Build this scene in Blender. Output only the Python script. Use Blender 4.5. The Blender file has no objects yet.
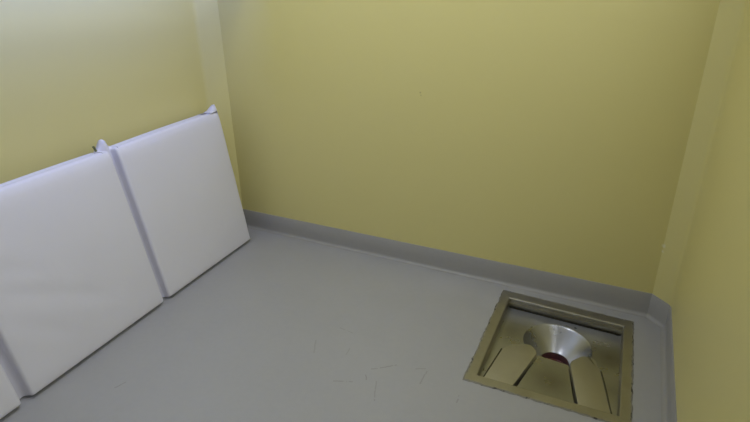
import bpy, bmesh, math, random
from mathutils import Vector, Matrix
random.seed(4)
S = bpy.context.scene
C = S.collection

# ------------------------------------------------------------------ helpers
def link(name, bm, mat, parent=None, smooth=False, angle=None):
    bmesh.ops.recalc_face_normals(bm, faces=bm.faces[:])
    me = bpy.data.meshes.new(name)
    bm.to_mesh(me); bm.free()
    for m in (mat if isinstance(mat, (list, tuple)) else [mat]):
        me.materials.append(m)
    if smooth:
        for p in me.polygons: p.use_smooth = True
        if angle is not None:
            me.set_sharp_from_angle(angle=math.radians(angle))
    o = bpy.data.objects.new(name, me)
    C.objects.link(o)
    if parent is not None: o.parent = parent
    return o

def struct(name, bm, mat, **k):
    o = link(name, bm, mat, **k); o['kind'] = 'structure'
    return o

def thing(name, label, cat, loc=(0, 0, 0), rot=(0, 0, 0), group=None):
    o = bpy.data.objects.new(name, None); C.objects.link(o)
    o.location = loc; o.rotation_euler = rot
    o['label'] = label; o['category'] = cat
    if group: o['group'] = group
    return o

def prism(bm, pts, z0, z1, midx=0):
    lo = [bm.verts.new((x, y, z0)) for x, y in pts]
    hi = [bm.verts.new((x, y, z1)) for x, y in pts]
    n = len(pts)
    f = [bm.faces.new(hi), bm.faces.new(lo[::-1])]
    for i in range(n):
        f.append(bm.faces.new((lo[i], lo[(i+1) % n], hi[(i+1) % n], hi[i])))
    return f

def box(bm, x0, x1, y0, y1, z0, z1):
    return prism(bm, [(x0, y0), (x1, y0), (x1, y1), (x0, y1)], z0, z1)

def rbox(bm, sx, sy, sz, r, n, warp=None):
    """rounded box from (0,0,0) to (sx,sy,sz): fine grid on every face, corners of radius r"""
    def ticks(s):
        t = [r*(1-math.cos(k*math.pi/8)) for k in range(4)]
        inner = [r + (s-2*r)*i/n for i in range(n+1)]
        return t + inner + [s-a for a in t[::-1]]
    T = [ticks(sx), ticks(sy), ticks(sz)]
    D = (sx, sy, sz)
    cache = {}
    def V(p):
        key = tuple(round(a, 6) for a in p)
        if key not in cache:
            c = Vector([min(max(p[i], r), D[i]-r) for i in range(3)])
            d = Vector(p)-c
            q = c + d.normalized()*r if d.length > 1e-9 else c
            if warp: q = warp(q)
            cache[key] = bm.verts.new(q)
        return cache[key]
    for ax in range(3):
        a, b = [i for i in range(3) if i != ax]
        for end in (0, D[ax]):
            for i in range(len(T[a])-1):
                for j in range(len(T[b])-1):
                    q = []
                    for u, v in ((i, j), (i+1, j), (i+1, j+1), (i, j+1)):
                        p = [0, 0, 0]; p[ax] = end; p[a] = T[a][u]; p[b] = T[b][v]
                        q.append(V(p))
                    if len(set(q)) >= 3:
                        try: bm.faces.new(list(dict.fromkeys(q)))
                        except ValueError: pass

def hnoise(x, y, s=0):
    return (math.sin(3.1*x+1.7*y+s)+.6*math.sin(6.3*x-4.4*y+2.1*s)+.35*math.sin(11*x+9*y+.7*s))/1.95

# ------------------------------------------------------------------ materials
class Mat:
    def __init__(self, name):
        self.m = bpy.data.materials.new(name); self.m.use_nodes = True
        self.nt = self.m.node_tree
        self.b = self.nt.nodes['Principled BSDF']
    def n(self, t, **kw):
        nd = self.nt.nodes.new(t)
        for k, v in kw.items(): setattr(nd, k, v)
        return nd
    def l(self, a, b): self.nt.links.new(a, b)
    def coord(self, out='Object'):
        return self.n('ShaderNodeTexCoord').outputs[out]
    def noise(self, scale, detail=4, rough=.55, vec=None, dist=0):
        nd = self.n('ShaderNodeTexNoise')
        nd.inputs['Scale'].default_value = scale; nd.inputs['Detail'].default_value = detail
        nd.inputs['Roughness'].default_value = rough; nd.inputs['Distortion'].default_value = dist
        self.l(vec or self.coord(), nd.inputs['Vector'])
        return nd.outputs['Fac']
    def ramp(self, fac, stops):
        r = self.n('ShaderNodeValToRGB'); e = r.color_ramp.elements
        while len(e) < len(stops): e.new(.5)
        for el, (p, c) in zip(e, stops):
            el.position = p; el.color = c if len(c) == 4 else (*c, 1)
        self.l(fac, r.inputs['Fac']); return r.outputs['Color']
    def math(self, op, a, b=None, c=None):
        nd = self.n('ShaderNodeMath', operation=op)
        for i, v in enumerate((a, b, c)):
            if v is None: continue
            if hasattr(v, 'links'): self.l(v, nd.inputs[i])
            else: nd.inputs[i].default_value = v
        return nd.outputs[0]
    def mix(self, fac, a, b):
        nd = self.n('ShaderNodeMix', data_type='RGBA')
        for s, v in ((nd.inputs['Factor'], fac), (nd.inputs['A'], a), (nd.inputs['B'], b)):
            if hasattr(v, 'links'): self.l(v, s)
            elif isinstance(v, (int, float)): s.default_value = v
            else: s.default_value = (*v, 1)
        return nd.outputs['Result']
    def bump(self, h, strength, dist=.001):
        b = self.n('ShaderNodeBump'); b.inputs['Strength'].default_value = strength
        b.inputs['Distance'].default_value = dist
        self.l(h, b.inputs['Height']); self.l(b.outputs['Normal'], self.b.inputs['Normal'])
    def set(self, **kw):
        for k, v in kw.items():
            s = self.b.inputs[k.replace('_', ' ')]
            if hasattr(v, 'links'): self.l(v, s)
            elif isinstance(v, tuple) and len(v) == 3: s.default_value = (*v, 1)
            else: s.default_value = v
        return self
    def near(self, pt, radius, soft, warp=0, wscale=60):
        """mask around a point of the surface, edge broken by noise"""
        d = self.n('ShaderNodeVectorMath', operation='DISTANCE')
        self.l(self.coord(), d.inputs[0]); d.inputs[1].default_value = pt
        v = d.outputs['Value']
        if warp:
            v = self.math('MULTIPLY_ADD', self.math('SUBTRACT', self.noise(wscale), .5), warp, v)
        mr = self.n('ShaderNodeMapRange'); mr.inputs['From Min'].default_value = radius+soft
        mr.inputs['From Max'].default_value = radius-soft
        self.l(v, mr.inputs['Value']); return mr.outputs['Result']
    def scratch(self, a, b, width, warp, wscale):
        """mask of a thin wavering line from a to b on the floor"""
        sp = self.n('ShaderNodeSeparateXYZ'); self.l(self.coord(), sp.inputs[0])
        L = math.hypot(b[0]-a[0], b[1]-a[1]); tx, ty = (b[0]-a[0])/L, (b[1]-a[1])/L
        dx = self.math('SUBTRACT', sp.outputs[0], a[0]); dy = self.math('SUBTRACT', sp.outputs[1], a[1])
        t = self.math('ADD', self.math('MULTIPLY', dx, tx), self.math('MULTIPLY', dy, ty))
        s = self.math('ADD', self.math('MULTIPLY', dx, -ty), self.math('MULTIPLY', dy, tx))
        s = self.math('MULTIPLY_ADD', self.math('SUBTRACT', self.noise(wscale, 3), .5), warp, s)
        s = self.math('ABSOLUTE', s)
        m1 = self.math('LESS_THAN', s, width)
        m2 = self.math('MULTIPLY', self.math('GREATER_THAN', t, 0), self.math('LESS_THAN', t, L))
        return self.math('MULTIPLY', self.math('MULTIPLY', m1, m2), self.math('GREATER_THAN', self.noise(40, 2), .40))

YEL = (.74, .665, .265)
def wall_paint():
    k = Mat('yellow_satin_wall_paint')
    col = k.mix(k.math('MULTIPLY', k.noise(2.2, 5), .35), YEL, (.72, .645, .25))
    for pt, r in (((-1.000, 2.5142, 1.012), .0035), ((-.996, 2.5142, .998), .0025)):
        col = k.mix(k.math('MULTIPLY', k.near(pt, r, .003, .004, 200), .6), col, (.3, .26, .12))
    for pt, r in (((.236, 2.512, .388), .008), ((.236, 2.512, .36), .005)):
        col = k.mix(k.math('MULTIPLY', k.near(pt, r, .004, .012, 120), .7), col, (.85, .82, .6))
    k.set(Base_Color=col, Roughness=.42)
    k.b.inputs['Specular IOR Level'].default_value = .5
    k.bump(k.noise(160, 3), .12, .002)
    return k.m

def vinyl(name, base, second, scuffs=False):
    k = Mat(name)
    col = k.mix(k.ramp(k.noise(1.6, 6, .6), [(.35, (0, 0, 0)), (.7, (1, 1, 1))]), base, second)
    fine = k.ramp(k.noise(38, 5, .7), [(.42, (1, 1, 1)), (.62, (0, 0, 0))])
    col = k.mix(k.math('MULTIPLY', fine, .06), col, (.55, .54, .52))
    if scuffs:
        dark = (.24, .225, .20)
        for a, b, w, wp, ws, st in SCUFFS:
            col = k.mix(k.math('MULTIPLY', k.scratch(a, b, w, wp, ws), st), col, dark)
        for pt, r in (((-.75, 2.36, 0), .10), ((-.45, 2.33, 0), .07), ((-1.6, .2, 0), .2)):
            col = k.mix(k.math('MULTIPLY', k.near(pt, r, r*.8, .2, 7), .25), col, (.5, .5, .52))
    k.set(Base_Color=col, Roughness=k.math('MULTIPLY_ADD', k.noise(6, 4), .16, .36))
    k.bump(k.noise(90, 4), .05, .002)
    return k.m

def steel(name, col=(.49, .495, .50), rough=.28, stain=.22, stain_col=(.26, .24, .18)):
    k = Mat(name)
    st = k.ramp(k.noise(7, 6, .62, dist=.5), [(.3, (0, 0, 0)), (.8, (1, 1, 1))])
    c = k.mix(k.math('MULTIPLY', st, stain), col, stain_col)
    k.set(Base_Color=c, Metallic=1.0, Roughness=k.math('MULTIPLY_ADD', k.noise(9, 3), .16, rough-.07))
    return k.m

def plain(name, col, rough, **kw):
    k = Mat(name); c = k.mix(k.noise(20, 3), col, tuple(a*.93 for a in col))
    k.set(Base_Color=c, Roughness=rough, **kw); return k.m

def mat_vinyl():
    k = Mat('white_mat_cover')
    c = k.mix(k.math('MULTIPLY', k.noise(3, 4), .4), (.80, .79, .84), (.77, .76, .80))
    k.set(Base_Color=c, Roughness=.42)
    k.bump(k.math('ADD', k.noise(5, 3, dist=.6), k.math('MULTIPLY', k.noise(260, 2), .02)), .10, .02)
    return k.m

# scuffs on the floor: (from, to, half width, waver, waver scale, strength)
SCUFFS = [((-0.935, 1.435), (-0.857, 1.466), .0028, .016, 14, 0.50),
          ((-0.825, 1.570), (-0.735, 1.642), .0028, .016, 14, 0.55),
          ((-0.843, 1.548), (-0.813, 1.500), .0028, .016, 14, 0.50),
          ((-0.771, 1.514), (-0.726, 1.409), .0028, .016, 14, 0.40),
          ((-0.652, 1.653), (-0.612, 1.673), .0028, .016, 14, 0.40),
          ((-0.603, 1.663), (-0.601, 1.576), .0028, .016, 14, 0.45),
          ((-0.435, 1.583), (-0.431, 1.533), .0028, .016, 14, 0.50),
          ((-1.096, 1.771), (-1.018, 1.760), .0028, .016, 14, 0.35),
          ((-1.149, 1.638), (-1.106, 1.554), .0028, .016, 14, 0.35),
          ((-0.976, 1.655), (-0.969, 1.605), .0028, .016, 14, 0.35),
          ((-1.732, 1.006), (-1.717, 1.052), .0028, .016, 14, 0.50)]
WALL = wall_paint()
FLOOR = vinyl('grey_vinyl_floor', (.385, .382, .378), (.41, .408, .404), True)
BASE = vinyl('grey_vinyl_skirting', (.355, .345, .318), (.375, .365, .338))
CEIL = plain('white_ceiling_paint', (.8, .8, .8), .8)
STEEL = steel('stainless_steel_pan')
def painted_sheen(m):
    # pale reflection painted into the steel colour along the far edge of the pan
    nt = m.node_tree; k = Mat.__new__(Mat); k.m, k.nt, k.b = m, nt, nt.nodes['Principled BSDF']
    old = k.b.inputs['Base Color'].links[0].from_socket
    sp = k.n('ShaderNodeSeparateXYZ'); k.l(k.coord(), sp.inputs[0])
    v = k.math('MULTIPLY_ADD', k.math('SUBTRACT', k.noise(7, 1.5, .5), .5), .16, sp.outputs[1])
    mr = k.n('ShaderNodeMapRange'); mr.inputs['From Min'].default_value = .54; mr.inputs['From Max'].default_value = .70
    k.l(v, mr.inputs['Value'])
    f = k.math('MULTIPLY', mr.outputs['Result'], .5)
    k.set(Base_Color=k.mix(f, old, (.50, .51, .54)), Metallic=k.math('SUBTRACT', 1, f))
def grime(m, spots, col=(.10, .085, .045)):
    nt = m.node_tree; k = Mat.__new__(Mat); k.m, k.nt, k.b = m, nt, nt.nodes['Principled BSDF']
    c = k.b.inputs['Base Color'].links[0].from_socket
    for pt, r, a in spots:
        c = k.mix(k.math('MULTIPLY', k.near(pt, r, r*.9, .06, 9), a), c, col)
    k.set(Base_Color=c)
painted_sheen(STEEL)
grime(STEEL, (((.55, .47, -.05), .07, .6), ((.33, .17, -.03), .09, .5), ((.10, .50, -.05), .07, .35), ((.56, .25, -.05), .06, .3)))
FRAME = steel('stainless_steel_rim', (.47, .455, .40), .38, .6)
TREAD = steel('stainless_steel_tread', (.52, .505, .46), .38, .2)
COVER = mat_vinyl()
DRAIN = plain('dark_red_drain', (.10, .014, .018), .4)
GRIME_SHADE = plain('dark_grime_shade', (.06, .055, .035), .6)
DARKGREEN = plain('dark_green_gap', (.11, .12, .045), .8)
PLASTIC = plain('white_plastic', (.8, .8, .8), .5)
DOORM = plain('pale_grey_door_paint', (.55, .56, .57), .4)
def sealant():
    k = Mat('grimy_floor_sealant')
    m = k.ramp(k.noise(11, 5, .75), [(.54, (0, 0, 0)), (.59, (1, 1, 1))])
    k.set(Base_Color=k.mix(m, (.24, .23, .19), (.045, .04, .03)), Roughness=.7)
    return k.m
SEAL = sealant()

WIN_COL, WIN_L = (.885, .93, 1.08, 1), 4.5
# ------------------------------------------------------------------ room
XL, XR, YB, YF, ZC = -2.3895, .3134, 2.5142, -1.3, 2.75
XD, XC = -2.2949, .2333                     # ends of the flat back wall: small chamfers fill both corners
KL, KR = XD-XL, XR-XC
TH = .12
def wall(name, pts):
    bm = bmesh.new(); prism(bm, pts, -.25, ZC); return struct(name, bm, WALL, smooth=True, angle=25)
wall('wall_back', [(XD, YB), (XC, YB), (XC, YB+TH), (XD, YB+TH)])
wall('wall_left', [(XL, YF), (XL, YB-KL-.022), (XL-TH, YB-KL-.022), (XL-TH, YF)])
WY0, WY1, WZ0, WZ1 = .25, 1.95, 1.62, 2.42     # high window in the right wall, above the picture
bm = bmesh.new()
box(bm, XR, XR+TH, YF, WY0, -.25, ZC); box(bm, XR, XR+TH, WY1, YB-KR-.022, -.25, ZC)
box(bm, XR, XR+TH, WY0, WY1, -.25, WZ0); box(bm, XR, XR+TH, WY0, WY1, WZ1, ZC)
struct('wall_right', bm, WALL)
k = Mat('frosted_daylit_glass'); k.set(Base_Color=(.7, .75, .8), Roughness=.4, Emission_Color=WIN_COL, Emission_Strength=WIN_L)
bm = bmesh.new(); box(bm, XR+.05, XR+.06, WY0+.03, WY1-.03, WZ0+.03, WZ1-.03)
wi = struct('window_1', bm, k.m)
bm = bmesh.new()
for a in ((WY0, WY0+.04, WZ0, WZ1), (WY1-.04, WY1, WZ0, WZ1), (WY0+.04, WY1-.04, WZ0, WZ0+.04), (WY0+.04, WY1-.04, WZ1-.04, WZ1), ((WY0+WY1)/2-.02, (WY0+WY1)/2+.02, WZ0+.04, WZ1-.04)):
    box(bm, XR+.02, XR+.09, *a)
link('window_frame', bm, PLASTIC, wi)
def arc(a, v, b, t, n=6):
    a, v, b = Vector(a), Vector(v), Vector(b)
    A = v+(a-v).normalized()*t; B = v+(b-v).normalized()*t
    return [tuple(A*(1-k/n)**2+v*2*(k/n)*(1-k/n)+B*(k/n)**2) for k in range(n+1)]
wall('wall_corner_left', [*arc((XL, YF), (XL, YB-KL), (XD, YB), .022), (XD, YB), (XD, YB+TH), (XL-TH, YB+TH), (XL-TH, YB-KL-.022)])
wall('wall_corner_right', [(XC, YB), *arc((XC, YB), (XR, YB-KR), (XR, YF), .022), (XR+TH, YB-KR-.022), (XR+TH, YB+TH), (XC, YB+TH)])
DX0, DX1, DZ = -1.75, -.85, 2.05            # the way in, behind the camera
bm = bmesh.new()
box(bm, XL-TH, DX0, YF-TH, YF, -.25, ZC); box(bm, DX1, XR+TH, YF-TH, YF, -.25, ZC); box(bm, DX0, DX1, YF-TH, YF, DZ, ZC)
struct('wall_front', bm, CEIL)
bm = bmesh.new(); box(bm, DX0+.004, DX1-.004, YF-.07, YF-.025, .006, DZ-.004)
d = struct('door_1', bm, DOORM)
bm = bmesh.new(); box(bm, DX0+.06, DX0+.09, YF-.025, YF+.03, 1.0, 1.03); box(bm, DX0+.06, DX0+.19, YF+.02, YF+.04, 1.0, 1.03)
link('door_handle', bm, STEEL, d)
bm = bmesh.new(); box(bm, XL-TH, XR+TH, YF-TH, YB+TH, ZC, ZC+.1); struct('ceiling', bm, CEIL)

# toilet frame of reference
TX, TY, TR = -.4468, 1.6797, .0218
TW, TD = .6414, .7483
def t2w(x, y):
    c, s = math.cos(TR), math.sin(TR)
    return (TX+x*c-y*s, TY+x*s+y*c)
# floor with the opening for the pan
bm = bmesh.new()
outer = [(XL-TH, YF-TH), (XR+TH, YF-TH), (XR+TH, YB+TH), (XL-TH, YB+TH)]
hole = [t2w(.02, .02), t2w(TW-.02, .02), t2w(TW-.025, TD-.04), t2w(.02, TD-.02)]
for z, flip in ((0, 0), (-.1, 1)):
    o_ = [bm.verts.new((x, y, z)) for x, y in outer]; h_ = [bm.verts.new((x, y, z)) for x, y in hole]
    for i in range(4):
        bm.faces.new((o_[i], o_[(i+1) % 4], h_[(i+1) % 4], h_[i]))
    if z == 0: top = (o_, h_)
for a, b in zip(top, (o_, h_)):
    for i in range(4): bm.faces.new((a[i], a[(i+1) % 4], b[(i+1) % 4], b[i]))
struct('floor', bm, FLOOR)

# coved vinyl skirting, swept round the room
BH, CR, BT = .1271, .018, .004
prof = [(0, BH), (BT*.6, BH), (BT, BH-.003)] + [(BT, CR+.03)]
for k in range(9):
    a = math.pi/2*k/8
    prof.append((BT+CR*(1-math.cos(a)), CR*(1-math.sin(a))+.0012))
prof.append((BT+CR+.003, .0005)); prof.append((0, .0004))
path = [(XL, YF), (XL, YB-KL), (XD, YB), (XC, YB), (XR, YB-KR), (XR, YF)]
def offs(d):
    out = []
    nrm = []
    for (a, b) in zip(path[:-1], path[1:]):
        t = Vector((b[0]-a[0], b[1]-a[1])).normalized(); nrm.append(Vector((t.y, -t.x)))
    for i, p in enumerate(path):
        if i == 0: n, w = nrm[0], 1
        elif i == len(path)-1: n, w = nrm[-1], 1
        else:
            n = (nrm[i-1]+nrm[i]).normalized(); w = 1/n.dot(nrm[i])
        out.append((p[0]+n.x*d*w, p[1]+n.y*d*w))
    return out
ring = [offs(d) for d, z in prof]
for i, nm in enumerate(('left', 'left_corner', 'back', 'right_corner', 'right')):
    bm = bmesh.new()
    A = [bm.verts.new((*ring[k][i], prof[k][1])) for k in range(len(prof))]
    B = [bm.verts.new((*ring[k][i+1], prof[k][1])) for k in range(len(prof))]
    n = len(prof)
    for k in range(n): bm.faces.new((A[k], A[(k+1) % n], B[(k+1) % n], B[k]))
    bm.faces.new(A); bm.faces.new(B[::-1])
    struct('baseboard_'+nm, bm, BASE, smooth=True, angle=40)

# ------------------------------------------------------------------ squat toilet
T = thing('squat_toilet', 'sunken square stainless steel squat toilet in the grey floor by the right wall', 'toilet',
          (TX, TY, 0), (0, 0, TR))
IX0, IX1, IY0, IY1 = .047, .598, .05, .685
DEPTH = -.05
FT = .004
def rect(x0, x1, y0, y1): return [(x0, y0), (x1, y0), (x1, y1), (x0, y1)]
bm = bmesh.new()
loops = []
for (x0, x1, y0, y1), z in (((0, TW, 0, TD), .0006), ((.001, TW-.001, .001, TD-.001), FT),
                            ((IX0-.006, IX1+.006, IY0-.006, IY1+.006), FT), ((IX0-.002, IX1+.002, IY0-.002, IY1+.002), FT-.002),
                            ((IX0, IX1, IY0, IY1), FT-.005), ((IX0, IX1, IY0, IY1), DEPTH-.004)):
    loops.append([bm.verts.new((x, y, z)) for x, y in rect(x0, x1, y0, y1)])
for a, b in zip(loops[:-1], loops[1:]):
    for i in range(4): bm.faces.new((a[i], a[(i+1) % 4], b[(i+1) % 4], b[i]))
link('rim_frame', bm, FRAME, T)
# narrow step in the far inner wall of the rim
bm = bmesh.new(); box(bm, IX0+.002, IX1-.002, IY1-.018, IY1-.0005, -.020, -.014)
link('spray_ledge', bm, FRAME, T)
# ragged sealant round the rim
bm = bmesh.new()
def edge_pts(off, jit):
    out = []
    cs = rect(-off, TW+off, -off, TD+off)
    for i in range(4):
        a, b = Vector(cs[i]), Vector(cs[(i+1) % 4]); n = 46
        t = (b-a).normalized(); nr = Vector((t.y, -t.x))
        for k in range(n):
            out.append(a+(b-a)*k/n + nr*random.uniform(-jit, jit)*(k > 0))
    return out
R0 = [bm.verts.new((p.x, p.y, .0022)) for p in edge_pts(-.006, .004)]
R1 = [bm.verts.new((p.x, p.y, .0006)) for p in edge_pts(.004, .0028)]
RM = [bm.verts.new(((a.co.x+b.co.x)/2, (a.co.y+b.co.y)/2, .0052)) for a, b in zip(R0, R1)]
for r, q in ((R0, RM), (RM, R1)):
    for i in range(len(r)): bm.faces.new((r[i], r[(i+1) % len(r)], q[(i+1) % len(r)], q[i]))
link('sealant', bm, SEAL, T, smooth=True)

# pan with the conical bowl
BX, BY, RB, RH, ZH = .323, .482, .155, .066, -.155
bm = bmesh.new()
N = 128
def bound(a):
    c, s = math.cos(a), math.sin(a)
    ts = []
    if abs(c) > 1e-9: ts.append(((IX1 if c > 0 else IX0)-BX)/c)
    if abs(s) > 1e-9: ts.append(((IY1 if s > 0 else IY0)-BY)/s)
    return min(ts)
angs = [2*math.pi*i/N for i in range(N)]
for x, y in rect(IX0, IX1, IY0, IY1):       # exact corners
    a = math.atan2(y-BY, x-BX) % (2*math.pi)
    j = min(range(N), key=lambda i: abs((angs[i]-a+math.pi) % (2*math.pi)-math.pi)); angs[j] = a
rings = []
def addring(fn): rings.append([bm.verts.new(fn(a)) for a in angs])
addring(lambda a: (BX+RH*math.cos(a), BY+RH*math.sin(a), ZH-.05))
addring(lambda a: (BX+RH*math.cos(a), BY+RH*math.sin(a), ZH))
for t in (.15, .3, .45, .6, .75, .9, .96):
    addring(lambda a: (BX+(RH+(RB-RH)*t)*math.cos(a), BY+(RH+(RB-RH)*t)*math.sin(a), ZH+(DEPTH-.008-ZH)*(t**1.12)))
addring(lambda a: (BX+(RB+.001)*math.cos(a), BY+(RB+.001)*math.sin(a), DEPTH-.0075))
addring(lambda a: (BX+(RB+.003)*math.cos(a), BY+(RB+.003)*math.sin(a), DEPTH-.006))
for t in (.12, .3, .5, .7, .85, 1):
    def f(a):
        b = bound(a); r = RB+.003+(b-RB-.003)*t
        if b < RB+.004: r = b
        return (BX+r*math.cos(a), BY+r*math.sin(a), DEPTH-.006+.006*t)
    addring(f)
for a, b in zip(rings[:-1], rings[1:]):
    for i in range(N): bm.faces.new((a[i], a[(i+1) % N], b[(i+1) % N], b[i]))
pan = link('pan', bm, STEEL, T, smooth=True, angle=32)

# dark red drain plug and trap below the bowl
bm = bmesh.new()
r2 = []
for r, z in ((RH-.001, ZH-.049), (RH-.001, ZH-.036), (RH*.8, ZH-.040), (RH*.4, ZH-.048)):
    r2.append([bm.verts.new((BX+r*math.cos(2*math.pi*i/48), BY+r*math.sin(2*math.pi*i/48), z)) for i in range(48)])
for a, b in zip(r2[:-1], r2[1:]):
    for i in range(48): bm.faces.new((a[i], a[(i+1) % 48], b[(i+1) % 48], b[i]))
bm.faces.new(r2[-1]); bm.faces.new(r2[0][::-1])
link('drain', bm, DRAIN, T, smooth=True, angle=40)

# two raised foot treads
def smooth_poly(pts, round_ids, rad, n=7):
    out = []
    m = len(pts)
    for i, p in enumerate(pts):
        p = Vector(p)
        if i not in round_ids: out.append(p); continue
        r = rad[i]
        a, b = Vector(pts[i-1]), Vector(pts[(i+1) % m])
        A = p+(a-p).normalized()*r; B = p+(b-p).normalized()*r
        for k in range(n+1):
            t = k/n; out.append(A*(1-t)**2+p*2*t*(1-t)+B*t*t)
    return out
def footrest(pts, round_ids, rad):
    poly = smooth_poly(pts, round_ids, rad)
    bm = bmesh.new()
    cen = sum(poly, Vector((0, 0)))/len(poly)
    def ringat(inset, z):
        vs = []
        for p in poly:
            d = (cen-p); q = p+d.normalized()*inset
            vs.append(bm.verts.new((q.x, min(max(q.y, IY0+.0005), 9), z)))
        return vs
    rs = [ringat(-.003, DEPTH-.010), ringat(0, DEPTH+.004), ringat(.003, -.0135), ringat(.005, -.0115), ringat(.008, -.011)]
    n = len(poly)
    for a, b in zip(rs[:-1], rs[1:]):
        for i in range(n): bm.faces.new((a[i], a[(i+1) % n], b[(i+1) % n], b[i]))
    bm.faces.new(rs[-1]); bm.faces.new(rs[0][::-1])
    return link('footrest', bm, TREAD, T, smooth=True, angle=30)
def joint(pts, r=.0035, z=-.0125):
    bm = bmesh.new(); rs = []
    for i, p in enumerate(pts):
        p = Vector((*p, z)); a = Vector((*pts[max(i-1, 0)], 0)); b = Vector((*pts[min(i+1, len(pts)-1)], 0))
        t = (b-a).normalized(); sd = Vector((-t.y, t.x, 0))
        rs.append([bm.verts.new(p+sd*r*math.cos(k*math.pi/4)+Vector((0, 0, .6*r*math.sin(k*math.pi/4)))) for k in range(8)])
    for a, b in zip(rs[:-1], rs[1:]):
        for k in range(8): bm.faces.new((a[k], a[(k+1) % 8], b[(k+1) % 8], b[k]))
    bm.faces.new(rs[0]); bm.faces.new(rs[-1][::-1])
    o = link('joint_shade', bm, GRIME_SHADE, T, smooth=True); o['label'] = 'dark line along a steel edge, grime and painted shade'
joint([(.069, .056), (.077, .12), (.086, .19), (.094, .25), (.098, .28)])
joint([(IX0+.004, IY1-.004), (.3, IY1-.005), (IX1-.004, IY1-.004)], .006, DEPTH+.002)  # dark strip painting the shadow gap under the far rim wall
joint([(.575, .056), (.562, .12), (.549, .19), (.536, .25), (.522, .31)])
LF = [(.070, .052), (.192, .052), (.258, .322), (.218, .372), (.132, .338), (.100, .285)]
footrest(LF, {2, 3, 4, 5}, {2: .03, 3: .03, 4: .03, 5: .02})
RF = [(.452, .052), (.574, .052), (.520, .310), (.492, .392), (.440, .392), (.388, .318)]
footrest(RF, {2, 3, 4, 5}, {2: .03, 3: .03, 4: .03, 5: .03})

# sloping plate between the treads; its straight far edge cuts across the outlet
bm = bmesh.new()
A = [bm.verts.new(p) for p in ((.205, .052, -.024), (.440, .052, -.024), (.388, .318, -.033), (.254, .330, -.033))]
B = [bm.verts.new((v.co.x, v.co.y, DEPTH-.012)) for v in A]
bm.faces.new(A); bm.faces.new(B[::-1])
for i in range(4): bm.faces.new((A[i], A[(i+1) % 4], B[(i+1) % 4], B[i]))
link('splash_plate', bm, STEEL, T)

# the pan was set slightly out of square
for ch in T.children:
    for v in ch.data.vertices:
        if v.co.y > 0: v.co.y *= 1.02-.045*v.co.x/TW
        v.co.x *= .992

# ------------------------------------------------------------------ white folding mat leaning on the left wall
B0 = Vector((-2.0950, 2.3400, .0))
e = Vector((.08372, -.99649, 0))
LEAN = math.radians(8.5)
n0 = Vector((.99649, .08372, 0))
vv = Vector((0, 0, math.cos(LEAN))) - n0*math.sin(LEAN)
nn = n0*math.cos(LEAN) + Vector((0, 0, math.sin(LEAN)))
PH, PT = .826, .066
M = thing('folding_mat', 'white padded folding mat standing on edge, leaning against the yellow left wall', 'mat',
          (0, 0, 0))
lift = PT*2*math.sin(LEAN)+.0  # the back lower edge carries the mat
M.matrix_world = Matrix(((e.x, vv.x, nn.x, B0.x), (e.y, vv.y, nn.y, B0.y), (e.z, vv.z, nn.z, B0.z+.016), (0, 0, 0, 1)))
# local axes: x along the mat (towards the camera), y up the lean, z out of the front face (front face at z=0)
def panel(u0, u1, z1, h, seed, y0=0.0):
    w = u1-u0
    def warp(q):
        fx, fy = q.x/w, q.y/h
        b = (1-(2*fx-1)**4)*(1-(2*fy-1)**4)
        s = 1 if q.z > PT/2 else -1
        z = q.z + s*.0045*b
        if q.z > PT/2:
            z += .0025*b*hnoise(fx*2.1+seed, fy*2.6, seed)
            # soft creases fanning up from the lower left of the middle panel
            if seed == 2:
                for m0, sl, lo, wd in ((.02, .59, .28, .035), (-.36, .80, .55, .03), (.20, .52, .6, .045)):
                    z -= .0055*b*min(1, max(0, (fx-lo)/.2))*math.exp(-((fy-m0-sl*fx)/wd)**2)
                z += .006*b*max(0, fx-.25)*math.sin(19*fy-6*fx+.5)*max(0, .75-fy)
            elif seed == 1:
                z += .0015*b*math.sin(11*fy+3*fx)*(1-fy)
        yt = (q.y-(h-.042))/.042
        if yt > 0: z = PT/2+(z-PT/2)*math.sqrt(1-.72*min(yt, 1)**2)
        y = q.y + .004*(fy > .5)*(1-(2*fx-1)**2) * (1 if fy > .98 else 0)
        x = q.x
        return Vector((u0+x, y0+y, z1-PT+z))
    bm = bmesh.new(); rbox(bm, w, h, PT, .013, 26, warp)
    return link('padded_panel', bm, COVER, M, smooth=True)
U = [(0.004, .750), (.790, 1.528), (1.570, 2.310)]
for i, (a, b) in enumerate(U):
    panel(a, b, 0, PH, i+1)
    panel(a, b, -PT-.004, PH-.012, i+5, .008)
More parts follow.
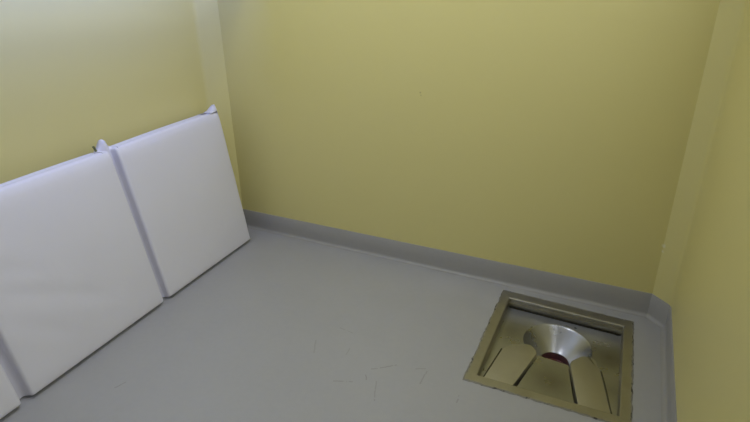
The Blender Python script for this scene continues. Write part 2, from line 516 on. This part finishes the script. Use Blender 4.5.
# creased cover fabric that joins the panels
def hinge(ua, ub, peak_u, peak_h, dip, zback, wide):
    bm = bmesh.new()
    nu, nv = 14, 40
    g = []
    for j in range(nv+1):
        row = []
        f = j/nv
        for i in range(nu+1):
            s = i/nu
            top = max(0, f-.9)/.1
            spread = wide*top**1.6
            u = ua-spread*.35+(ub-ua+spread*1.35)*s
            pk = math.exp(-((s-peak_u)/.20)**2)
            y = f*PH + top**2*peak_h*pk - .004*(1-abs(2*s-1))*(1 if f < .02 else 0)
            z = -.008-dip*(1-abs(2*s-1)**5)*(1-.75*top*pk) + .002*math.sin(9*f+4*s)*(1-top) - zback*top**2*pk
            row.append(bm.verts.new((u, y, z)))
        g.append(row)
    # over the top and down the back
    back = []
    for (dy, dz) in ((.004, -.012), (.002, -.03), (-.03, -.04), (-.2, -.042)):
        row = []
        for i in range(nu+1):
            s = i/nu; pk = math.exp(-((s-peak_u)/.22)**2); v = g[nv][i].co
            row.append(bm.verts.new((v.x, v.y+dy*(1+.3*pk), v.z+dz)))
        back.append(row)
    allr = g+back
    for a, b in zip(allr[:-1], allr[1:]):
        for i in range(nu): bm.faces.new((a[i], a[i+1], b[i+1], b[i]))
    return link('fabric_hinge', bm, COVER, M, smooth=True)
hinge(.744, .797, .42, .046, .050, .018, .030)
hinge(1.522, 1.576, .42, .046, .050, .018, .030)
# the cover wraps round the far end and stands up in a point there
bm = bmesh.new()
nv, g = 44, []
sec = [(.012, -.004), (.004, -.006), (-.002, -.014), (-.004, -.04), (-.004, -.07), (-.004, -.10), (.002, -.128), (.014, -.134)]
for j in range(nv+1):
    f = j/nv; top = max(0, f-.93)/.07; row = []
    for k, (x, z) in enumerate(sec):
        w = math.exp(-((k-2.4)/1.9)**2)
        y = .004+f*(PH-.012)+top**1.5*.052*w
        row.append(bm.verts.new((x+.012*top**2*w+.0012*math.sin(20*f+k), y, z)))
    g.append(row)
top = [v.co.copy() for v in g[-1]]
for t in (.25, .5, .75, 1):                 # web of fabric running down from the point onto the top of the panel
    row = []
    for k, c in enumerate(top):
        yb = PH+.004-.006*(k > 4)-.004*(k == 0)
        row.append(bm.verts.new((c.x+.010+.050*t, c.y+(yb-c.y)*(1-(1-t)**1.8), c.z)))
    g.append(row)
for a, b in zip(g[:-1], g[1:]):
    for k in range(len(sec)-1): bm.faces.new((a[k], a[k+1], b[k+1], b[k]))
link('end_flap', bm, COVER, M, smooth=True)
# small dark green tab added for the shadowed gap behind the first crease
bm = bmesh.new(); rbox(bm, .012, .034, .004, .0018, 3, lambda q: Vector((.806+q.x+.25*q.y, PH-.003+q.y, -.062+q.z)))
link('gap_shade_tab', bm, DARKGREEN, M, smooth=True)

# the soft mat sags a little away from the corner: its top runs slightly down and outwards
for ch in M.children:
    for v in ch.data.vertices:
        h = v.co.y/PH; x = v.co.x
        v.co.y += (.018-.022*x)*h
        v.co.x += .026*h*min(1, max(0, x/.75))

# ------------------------------------------------------------------ added ceiling fill light (above, unseen)
LX, LY = -1.3, 1.35
L = thing('ceiling_fill', 'unseen ceiling light added as fill above the mat', 'lamp', (LX, LY, ZC))
bm = bmesh.new(); rbox(bm, .36, 1.3, .07, .012, 4, lambda q: Vector((q.x-.18, q.y-.65, q.z-.07)))
link('fill_housing', bm, PLASTIC, L, smooth=True, angle=40)
li = bpy.data.lights.new('ceiling_fill_light', 'AREA'); li.shape = 'RECTANGLE'; li.size = .32; li.size_y = 1.24
li.energy = 17; li.color = (.885, .93, 1.07)
lo = bpy.data.objects.new('ceiling_fill_light', li); C.objects.link(lo); lo.location = (LX, LY, ZC-.075)

# unseen blue light and its housing, added to whiten the upper left wall
WX, WZ = XL+.50, 1.90
WL = thing('wall_fill', 'unseen blue light added to whiten the upper left wall', 'lamp', (XL, 1.22, WZ))
bm = bmesh.new(); rbox(bm, .03, 2.3, .04, .008, 4, lambda q: Vector((WX-XL+.004+q.x, q.y-1.15, q.z-.02)))
link('fill_housing', bm, PLASTIC, WL, smooth=True, angle=40)
for yy in (-.9, 0, .9):
    bm = bmesh.new(); box(bm, 0, WX-XL+.01, yy-.008, yy+.008, .006, .016)
    link('fill_bracket', bm, PLASTIC, WL)
l2 = bpy.data.lights.new('wall_fill_light', 'AREA'); l2.shape = 'RECTANGLE'; l2.size = .035; l2.size_y = 2.24
l2.energy = 20.0; l2.color = (.03, .12, 1.0)
l2o = bpy.data.objects.new('wall_fill_light', l2); C.objects.link(l2o); l2o.location = (WX, 1.22, WZ)
l2o.rotation_euler = (0, math.radians(90), 0)

w = bpy.data.worlds.new('World'); S.world = w; w.use_nodes = True
w.node_tree.nodes['Background'].inputs[0].default_value = (.5, .55, .6, 1)
w.node_tree.nodes['Background'].inputs[1].default_value = .2

# ------------------------------------------------------------------ camera
f, p, r, y = 514.64, .4042, -.0143, -.4687
fw = Vector((math.sin(y)*math.cos(p), math.cos(y)*math.cos(p), -math.sin(p)))
rt = Vector((math.cos(y), -math.sin(y), 0)); up = rt.cross(fw)
r2 = rt*math.cos(r)+up*math.sin(r); u2 = -rt*math.sin(r)+up*math.cos(r)
cd = bpy.data.cameras.new('camera'); co = bpy.data.objects.new('camera', cd); C.objects.link(co)
cd.sensor_width = 36; cd.lens = f*36/750; cd.clip_start = .02
co.matrix_world = Matrix(((r2.x, u2.x, -fw.x, 0), (r2.y, u2.y, -fw.y, 0), (r2.z, u2.z, -fw.z, 1.5), (0, 0, 0, 1)))
S.camera = co
S.view_settings.view_transform = 'Standard'; S.view_settings.look = 'None'
S.view_settings.exposure = -0.19; S.view_settings.gamma = 1; S.view_settings.use_curve_mapping = False
